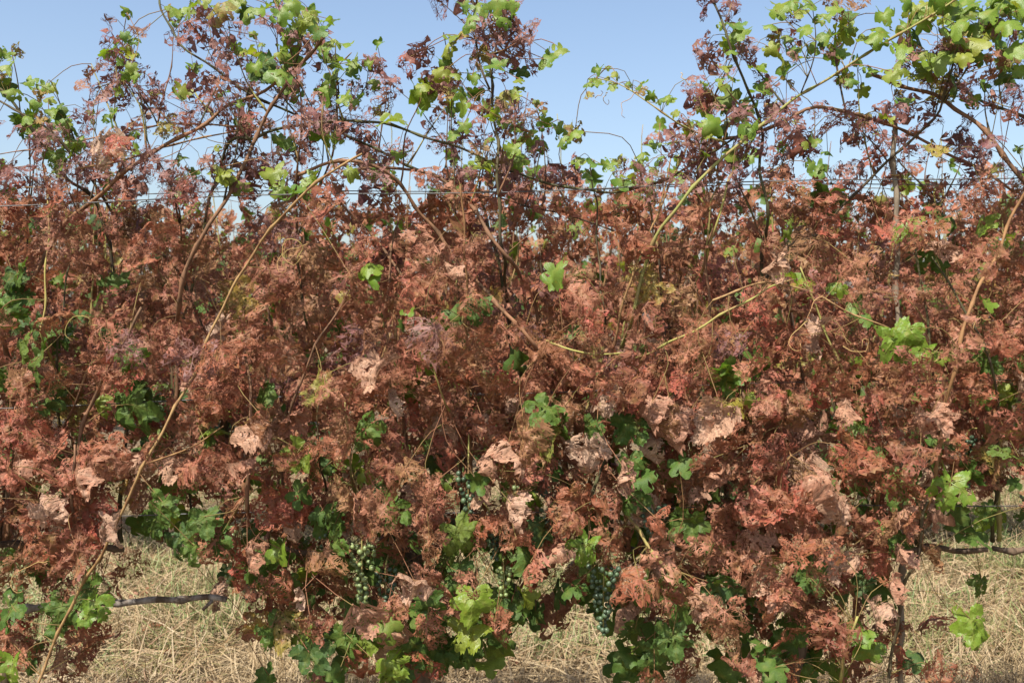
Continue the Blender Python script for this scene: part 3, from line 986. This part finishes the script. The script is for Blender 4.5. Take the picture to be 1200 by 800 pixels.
# fresh green leaves that can be picked out: px, py, size in metres from stalk to tip
BRIGHT = [(5, 65, .045), (10, 80, .05), (22, 68, .045), (8, 95, .05), (35, 98, .045), (50, 105, .04), (57, 115, .045), (62, 132, .04), (70, 140, .045), (28, 140, .04), (15, 110, .05), (40, 125, .04),
    (145, 44, .035), (155, 47, .035), (155, 66, .035), (148, 62, .03), (158, 92, .035), (105, 75, .03), (130, 140, .05), (210, 112, .04), (152, 80, .035),
    (195, 5, .045), (207, 12, .05), (222, 10, .045), (240, 3, .04), (270, 6, .065), (287, 20, .05), (256, 12, .03),
    (308, 12, .05), (345, 8, .06), (330, 22, .05), (355, 30, .055), (342, 48, .06), (385, 48, .055), (380, 66, .045), (405, 52, .045), (410, 80, .045), (315, 70, .05), (365, 22, .06), (372, 38, .05), (300, 80, .05), (398, 70, .045), (385, 25, .04),
    (322, 206, .065), (345, 226, .07), (366, 210, .065), (330, 226, .05), (358, 230, .05), (412, 205, .05), (420, 118, .04), (405, 117, .04), (440, 205, .04),
    (546, 28, .06), (530, 44, .05), (524, 60, .05), (515, 90, .05), (498, 100, .05), (542, 112, .05), (577, 76, .06), (592, 70, .05), (504, 112, .045), (522, 75, .045), (536, 88, .04), (555, 92, .045), (592, 145, .045), (545, 150, .04),
    (562, 10, .05), (582, 8, .06), (598, 20, .045), (545, 8, .045), (600, 8, .04),
    (636, 74, .05), (646, 70, .045), (655, 60, .045), (608, 150, .05), (620, 165, .05), (640, 146, .045), (655, 155, .05), (670, 157, .05), (680, 188, .045), (697, 192, .045), (712, 195, .04), (725, 190, .04), (660, 168, .04), (690, 205, .04), (730, 215, .06), (740, 210, .05), (606, 94, .035), (604, 115, .03),
    (687, 98, .032), (701, 83, .034), (700, 97, .03), (718, 102, .036), (724, 89, .032), (750, 101, .036), (764, 115, .032), (775, 117, .032), (785, 115, .03), (792, 133, .032), (712, 92, .022), (738, 98, .026),
    (766, 172, .045), (752, 184, .045), (785, 166, .04), (745, 195, .04), (770, 188, .04),
    (865, 30, .045), (868, 40, .05), (855, 60, .04), (850, 80, .04), (875, 128, .065), (896, 105, .06), (892, 80, .055), (830, 156, .06), (838, 148, .07), (880, 152, .06), (872, 160, .05), (848, 104, .035), (820, 145, .04), (850, 130, .04),
    (915, 5, .05), (935, 15, .05), (950, 60, .05), (970, 45, .055), (987, 92, .05), (985, 60, .055), (995, 35, .05), (1038, 20, .06), (1022, 48, .065), (1055, 45, .06), (1075, 15, .06), (1090, 10, .07), (1055, 60, .06), (1080, 70, .06), (1100, 75, .08), (1050, 90, .06), (1020, 85, .05), (1060, 120, .045), (1042, 140, .04), (930, 62, .05), (920, 85, .05), (905, 60, .05), (960, 20, .05), (978, 12, .05), (945, 35, .05), (905, 30, .045), (925, 45, .04), (1000, 95, .04), (1070, 90, .05), (1110, 95, .06), (1090, 85, .06),
    (1110, 8, .08), (1125, 18, .085), (1150, 30, .07), (1132, 48, .075), (1140, 3, .075), (1165, 15, .07), (1180, 30, .075), (1192, 5, .07), (1192, 60, .07), (1150, 50, .065), (1180, 76, .06), (1120, 36, .07), (1160, 62, .06), (1100, 0, .075), (1172, 0, .07), (1200, 35, .07), (1145, 65, .05), (1085, 30, .06), (1128, 70, .05), (1065, 5, .05), (1210, 15, .07), (1195, 85, .05),
    (955, 166, .04), (948, 170, .035), (970, 178, .04), (950, 196, .04), (962, 200, .03),
    (650, 326, .05), (648, 330, .04), (930, 325, .045), (945, 331, .045), (975, 336, .036), (985, 342, .03), (1000, 362, .03), (1022, 374, .038), (1056, 408, .078), (1078, 420, .055), (1062, 396, .06), (1096, 420, .035), (1110, 418, .028), (1150, 265, .055), (1167, 290, .045), (1160, 358, .035), (1170, 463, .045), (1160, 472, .035), (1148, 468, .035), (1112, 578, .075), (1140, 738, .075), (1148, 745, .05),
    (430, 315, .05), (436, 330, .04), (115, 480, .05), (480, 365, .03), (880, 470, .03), (1000, 500, .04),
    (682, 648, .062), (700, 668, .05), (714, 676, .04), (690, 712, .065), (620, 702, .045), (553, 712, .075), (545, 632, .075), (668, 690, .05), (757, 705, .045), (104, 716, .07), (112, 708, .055), (68, 722, .07), (62, 735, .05), (50, 655, .055), (10, 655, .05), (12, 790, .06), (755, 565, .045), (790, 756, .07), (455, 742, .05), (462, 785, .06), (1005, 745, .05), (945, 665, .055), (1080, 775, .05), (525, 690, .04), (430, 560, .035), (448, 585, .04), (375, 605, .04), (250, 640, .06), (240, 615, .06), (232, 628, .045), (328, 650, .05), (896, 755, .05), (905, 788, .05), (540, 665, .04)]
DEEP = [(370, 775, .078), (398, 757, .065), (350, 742, .05), (430, 748, .065), (490, 760, .085), (470, 780, .085), (520, 770, .07), (592, 742, .075), (575, 752, .06), (745, 770, .07), (776, 756, .085), (740, 745, .06), (765, 785, .06), (205, 640, .07), (180, 618, .06), (232, 612, .05), (150, 485, .095), (170, 480, .07), (528, 382, .07), (1050, 575, .09), (1160, 530, .08), (1140, 560, .06), (1130, 620, .06), (1150, 630, .065), (1118, 610, .05), (1165, 605, .05), (650, 700, .06), (625, 725, .06), (560, 740, .06), (505, 735, .06), (460, 735, .06), (390, 665, .07), (640, 620, .07), (655, 505, .06), (650, 490, .06), (10, 330, .06), (20, 350, .06), (15, 380, .06), (40, 385, .05), (25, 410, .06), (10, 450, .06), (60, 470, .06), (850, 440, .05), (890, 430, .06), (575, 780, .05), (850, 790, .06), (925, 760, .06), (870, 740, .05), (935, 735, .06), (1010, 685, .05)]
DRY = [(30, 440, .078), (20, 455, .05), (690, 535, .075), (672, 590, .06), (597, 605, .08), (712, 648, .075), (425, 603, .075), (498, 680, .055), (488, 692, .05), (455, 720, .055), (345, 618, .07), (338, 692, .07), (885, 680, .07), (570, 515, .08), (575, 540, .07), (460, 455, .08), (458, 475, .06), (725, 458, .09), (706, 468, .07), (660, 640, .07), (655, 650, .05), (930, 690, .07), (980, 660, .085), (965, 640, .07), (435, 438, .08), (640, 548, .09), (620, 535, .07), (50, 530, .09), (20, 545, .08), (120, 535, .09), (135, 552, .07), (915, 480, .075), (905, 470, .06), (955, 465, .07), (990, 480, .07), (1000, 540, .06), (760, 485, .07), (800, 445, .06), (530, 318, .06), (160, 300, .06), (115, 175, .085), (130, 168, .07), (840, 560, .07), (870, 600, .08), (880, 640, .08), (900, 720, .07), (915, 700, .07), (470, 720, .05), (735, 680, .06), (500, 740, .06), (560, 580, .06), (880, 500, .08), (940, 560, .08), (960, 590, .08), (985, 600, .07), (800, 690, .07), (820, 710, .07), (780, 705, .06), (355, 700, .05)]
DRY += [(1040, 560, .07), (1050, 600, .075), (1035, 630, .07), (1058, 650, .07), (1030, 665, .07), (1045, 690, .065), (1062, 580, .06), (1030, 720, .06), (1060, 620, .06), (1100, 610, .05), (75, 560, .07), (60, 600, .07), (100, 640, .07), (85, 655, .06), (30, 620, .06), (130, 610, .05)]
HANG = [(612, 62, .095), (606, 45, .07), (178, 28, .05), (823, 60, .05), (832, 72, .055), (815, 120, .06), (808, 178, .075), (826, 8, .055), (856, 12, .05), (940, 165, .08), (985, 145, .06), (915, 155, .07), (1060, 130, .06), (870, 68, .06), (590, 35, .05), (102, 95, .05), (120, 115, .07), (135, 85, .06), (185, 115, .06), (480, 75, .06), (490, 62, .05), (505, 98, .05), (520, 105, .06), (435, 75, .035), (442, 78, .03), (815, 152, .05), (1060, 55, .05)]
for key, lst, yr, up in (('bright', BRIGHT, (2.44, 2.62), .7), ('dark', DEEP, (2.5, 2.68), .5), ('dry', DRY, (2.40, 2.52), .5), ('hanging', HANG, (2.5, 2.66), .3)):
    for i, (px, py, s) in enumerate(lst):
        n, t = leaf_frame(rnd, up=up, spread=.45)
        if key == 'bright':
            n.y = -abs(n.y); n.normalize()
        kk = key
        if key == 'bright' and py < 240:
            s *= .67
        if key == 'bright' and py > 500 and i % 5 > 1 and px < 1090:
            kk = 'dark'
        if key == 'dry' and (i % 2 == 1):
            kk = 'lacedense'
        Y = rnd.uniform(*yr)
        if key == 'bright' and py > 180 and s >= .06:      # the outermost fresh leaves, turned to the light
            Y = rnd.uniform(2.34, 2.41) if py < 600 else rnd.uniform(2.42, 2.50)
            n = Vector((rnd.gauss(-.1, .2), -1, rnd.uniform(.2, .6))).normalized()
            t = Vector((rnd.gauss(0, .35), -.1, -1)).normalized()
        leaves.append((kk, at(px, py, Y), n, t, s))

for w in shoots:                                          # small leaves along the side shoots
    for q in range(rnd.randrange(2, 5)):
        t = rnd.uniform(.15, .95)
        c = Vector(w[int(t * (len(w) - 1))]) + Vector((rnd.gauss(0, .028), rnd.gauss(0, .02), rnd.gauss(0, .012)))
        n, tt = leaf_frame(rnd, spread=.6)
        leaves.append(('lacetop' if rnd.random() < .8 else 'bright', c, n, tt, rnd.uniform(.026, .056)))
    n, tt = leaf_frame(rnd, up=.8)
    leaves.append(('bright', Vector(w[-1]), n, tt, rnd.uniform(.016, .030)))
for px, py, sz in BRIGHT:                                 # leaves come in bunches at the shoot ends
    if py < 160 and rnd.random() < .75:
        n, tt = leaf_frame(rnd, up=.6)
        leaves.append((rnd.choice(('bright', 'bright', 'dark', 'yellow')), at(px + rnd.gauss(0, 11), py + rnd.gauss(6, 10), rnd.uniform(2.5, 2.72)), n, tt, sz * rnd.uniform(.5, .8)))

per_vine = {k: [] for _, k in VINES}
twigs = {k: ([], []) for _, k in VINES}
KEEP = set()
for key, c, n, t, s in leaves:
    t = (t - n * t.dot(n))
    if t.length < .1:
        t = n.orthogonal()
    t.normalize()
    x = t.cross(n)
    base = c - t * s * .38                                # where the stalk joins the blade
    mx = Matrix(((x.x, t.x, n.x, base.x), (x.y, t.y, n.y, base.y), (x.z, t.z, n.z, base.z), (0, 0, 0, 1)))
    px, py = pix(c)
    if any(abs(px - gx) < 24 and -38 < py - gy < 38 and c.y < 2.55 for gx, gy in ((424, 670), (709, 708))):
        continue                                          # the fruit hangs clear of the leaves here
    inside = -30 < px < 1230 and -30 < py < 830
    d2 = ((SP - np.array(base)) ** 2).sum(1)
    j = int(d2.argmin())
    if py < 260 and d2[j] > .16 ** 2:                      # nothing there for it to hang from
        continue
    near = np.flatnonzero(d2 < (1.3 * math.sqrt(d2[j]) + .03) ** 2)
    j = int(near[rnd.randrange(len(near))])
    k = sample_own[j]
    per_vine[k].append((key, mx, s, c, inside))
    # leaf stalk from the nearest cane
    q = SP[j]; b = np.array(base); L = math.sqrt(d2[j])
    if L > .012:
        mid = (q + b) / 2 + np.array([rnd.uniform(-.2, .2) * L, rnd.uniform(-.1, .1) * L, (.22 if rnd.random() < .8 else -.1) * min(L, .12)])
        r = .0008 if L < .12 else .0011
        o = np.array(roots[k].location)
        tube(catmull([q - o, mid - o, b - o], max(.02, L / 6)), [r] * 99, 4, *twigs[k], cap=False)

UNIT = {}
for x, k in VINES:
    root = roots[k]
    inv = Matrix.Translation(-root.location)
    L = per_vine[k]
    order = sorted(range(len(L)), key=lambda i: -((L[i][2] / L[i][3].y) * (1.0 if L[i][4] else .05) * (1.5 if L[i][3].y < 2.6 or L[i][0] in ('bright', 'dry') else 1.0)))
    single = set(order[:300])
    items = []
    for i, (key, mx, s, c, inside) in enumerate(L):
        hi, lo, mat, far = KINDS[key]
        v = rnd.randrange(len(hi))
        sx = rnd.uniform(.88, 1.12)
        full = inv @ mx @ Matrix.Diagonal((s * sx, s, s, 1))
        if i in single and inside:
            o = bpy.data.objects.new('leaf', hi[v])
            col.objects.link(o)
            o.parent = root
            o.matrix_local = full
        else:
            items.append(((lo if inside else far)[v], full, rnd.random(), KEYS.index(key)))
    if items:
        o = link('foliage', joined('foliage', items, [KINDS[q][2] for q in KEYS]), root)
        o['kind'] = 'stuff'
    V, Fc = twigs[k]
    if V:
        o = link('leaf_stalks', mesh_from('leaf_stalks', V, Fc, M['petiole']), root)
        o['kind'] = 'stuff'

# tendrils: px, py, size, turns
for i, (px, py, s, turns) in enumerate([(335, 285, .09, 1.2), (348, 300, .07, .9), (92, 375, .08, .8), (965, 360, .07, .6), (945, 390, .07, .8), (1000, 395, .06, .9),
        (695, 105, .04, .4), (715, 115, .035, .8), (748, 120, .07, .5), (808, 88, .05, .9), (1090, 40, .05, .7), (1097, 30, .05, .8), (1072, 55, .05, .9), (1100, 435, .06, 1.0), (40, 670, .08, .8), (1148, 375, .06, .7)]):
    rg = random.Random(i)
    Y = 2.42 if py > 230 else 2.54
    c = at(px, py, Y)
    a0 = rg.uniform(0, 6.28)
    pts = []
    for q in range(9):
        t = q / 8
        a = a0 + turns * 6.28 * t * t
        rr = s * (1 - .55 * t) * .5 * rg.uniform(.75, 1.2)
        pts.append((c.x + rr * math.cos(a) + s * .5 * t * math.cos(a0 + 2), c.y - .02 * t, c.z + rr * math.sin(a) - s * .4 * t))
    k = owner(c.x)
    add_cane(k, pts, .0011, .0006, M['tendril'], 700 + i, 'tendril', nodes=False, keep=False, sides=5, wob=.001)

# grape clusters: px, py of the middle, width and height in metres, berries, material, depth
bm = bmesh.new()
bmesh.ops.create_icosphere(bm, subdivisions=2, radius=1)
for f in bm.faces:
    f.smooth = True
berry_g = bpy.data.meshes.new('grape'); bm.to_mesh(berry_g); bm.free()
berry_d = berry_g.copy()
berry_g.materials.append(M['grape']); berry_d.materials.append(M['grapedark'])
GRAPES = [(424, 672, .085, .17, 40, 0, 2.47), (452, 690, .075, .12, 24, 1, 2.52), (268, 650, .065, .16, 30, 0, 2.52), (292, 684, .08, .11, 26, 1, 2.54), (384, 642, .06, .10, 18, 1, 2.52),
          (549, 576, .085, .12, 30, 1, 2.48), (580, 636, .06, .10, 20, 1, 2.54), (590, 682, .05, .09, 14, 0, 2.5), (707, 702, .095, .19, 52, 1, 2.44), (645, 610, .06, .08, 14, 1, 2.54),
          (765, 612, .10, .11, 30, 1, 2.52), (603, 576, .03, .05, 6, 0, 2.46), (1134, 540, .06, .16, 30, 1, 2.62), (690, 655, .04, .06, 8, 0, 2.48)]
for gi, (px, py, w, h, n, dk, Y) in enumerate(GRAPES):
    rg = random.Random(gi + 50)
    Y += .05
    w *= .85; n = int(n * 1.25)
    c = at(px, py, Y)
    k = owner(c.x)
    o0 = np.array(roots[k].location)
    top = Vector((c.x, c.y, c.z + h / 2))
    q = SP[int(((SP - np.array(top + Vector((0, .03, .05)))) ** 2).sum(1).argmin())]
    V, Fc = [], []
    stem = [q - o0, np.array([(q[0] + top.x) / 2, (q[1] + top.y) / 2 - .01, max(q[2], top.z) + .01]) - o0, np.array(top) - o0, np.array([c.x, c.y, c.z]) - o0, np.array([c.x, c.y, c.z - h * .42]) - o0]
    pth = catmull(stem, .015)
    tube(pth, [.0022] * len(pth), 5, V, Fc)
    g = link('grape_cluster', mesh_from('grape_cluster', V, Fc, M['olive']), roots[k])
    placed = []
    tries = 0
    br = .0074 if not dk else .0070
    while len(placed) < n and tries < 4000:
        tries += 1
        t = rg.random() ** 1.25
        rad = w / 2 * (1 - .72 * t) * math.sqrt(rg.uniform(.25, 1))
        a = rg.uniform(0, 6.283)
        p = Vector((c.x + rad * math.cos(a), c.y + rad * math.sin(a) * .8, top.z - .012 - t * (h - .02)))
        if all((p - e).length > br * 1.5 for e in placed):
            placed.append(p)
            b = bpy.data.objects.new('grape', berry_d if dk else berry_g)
            col.objects.link(b)
            b.parent = g
            s = br * rg.uniform(.70, 1.12)
            b.scale = (s * rg.uniform(.9, 1.08), s * rg.uniform(.9, 1.08), s * rg.uniform(.95, 1.12))
            b.rotation_euler = (rg.uniform(-.4, .4), rg.uniform(-.4, .4), rg.uniform(0, 6))
            b.location = p - roots[k].location

# ------------------------------------------------------------------ the rows behind
protos = []
for pi in range(3):
    rg = random.Random(pi + 77)
    root = bpy.data.objects.new('background_grapevine', None)
    tr, _ = cane_mesh('trunk', [(0, 0, -.05), (.02, .01, .3), (-.02, -.01, .6), (0, 0, .85)], .032, .024, M['bark'], seed=pi, wob=.012, sides=8)
    cm = [tr]
    cs = []
    spts = []
    for j in range(15):
        sx = rg.uniform(-.52, .52)
        top = rg.uniform(2.05, 2.6)
        ln = rg.uniform(-.3, .3)
        yy = rg.uniform(-.25, .25)
        me, path = cane_mesh('cane', [(sx, 0, .85), (sx + ln * .2, yy * .7, 1.15), (sx + ln * .6, yy, 1.5), (sx + ln, yy * 1.1, top)], .007, .002, M[rg.choice(('brown', 'tan', 'olive', 'dusk'))], seed=pi * 30 + j, sides=5, step=.06)
        cs.append(me)
        spts.extend(path)
    me, _ = cane_mesh('cordon', [(-.52, 0, .85), (-.2, .01, .86), (.2, -.01, .86), (.52, 0, .85)], .013, .013, M['bark'], seed=pi, sides=6)
    cordon = me
    items = []
    for q in range(670):
        z = .45 + 1.95 * rg.random() ** .75
        hi_ = z > 2.15
        if hi_:
            p = Vector(spts[rg.randrange(len(spts))])
            if p.z < 1.95:
                continue
            p += Vector((rg.gauss(0, .05), rg.gauss(0, .05), rg.gauss(0, .05)))
        else:
            p = Vector((rg.uniform(-.56, .56), rg.gauss(0, .17), z))
        gz_ = max(0, (1.15 - p.z)) * .75
        u = rg.random()
        key = 'dark' if u < .10 + gz_ else ('bright' if hi_ and u < .35 else ('yellow' if u > .95 else ('lacedense' if u > .55 else 'lace')))
        n, t = leaf_frame(rg, side=-1 if rg.random() < .8 else 1)
        t = (t - n * t.dot(n)).normalized()
        x = t.cross(n)
        s = rg.uniform(.05, .09)
        mx = Matrix(((x.x, t.x, n.x, p.x), (x.y, t.y, n.y, p.y), (x.z, t.z, n.z, p.z), (0, 0, 0, 1))) @ Matrix.Diagonal((s, s, s, 1))
        lo = KINDS[key][3]
        items.append((lo[rg.randrange(len(lo))], mx, rg.random(), KEYS.index(key)))
    protos.append((tr, cordon, cs, joined('foliage', items, [KINDS[q][2] for q in KEYS])))
bpy.data.objects.remove(root)
ROWS = [(6.1, 5, 'brown leaved grapevine in the first row behind the near trellis', 'grapevines of the second row'),
        (9.3, 7, 'brown leaved grapevine in the third row across the strip of dry grass', 'grapevines of the third row'),
        (12.6, 9, 'brown leaved grapevine in the farthest row', 'grapevines of the farthest row')]
for ri, (Y, half, lab, grp) in enumerate(ROWS):
    for i in range(-half, half + 1):
        x = i * 1.05 + rnd.uniform(-.08, .08) + .3 * ri
        e = bpy.data.objects.new('grapevine', None)
        col.objects.link(e)
        e.location = (x, Y + rnd.uniform(-.04, .04), gz(x, Y))
        e.rotation_euler.z = rnd.choice((0, math.pi)) + rnd.uniform(-.08, .08)
        sc = rnd.uniform(1.0, 1.1)
        e.scale = (1, 1, sc)
        tag(e, lab, 'grapevine', grp)
        tr, cd, cs, fo = protos[(i * 2 + ri + (i * i) % 5) % 3]
        link('trunk', tr, e); link('cordon', cd, e)
        for c_ in cs:
            link('cane', c_, e)
        link('foliage', fo, e)['kind'] = 'stuff'
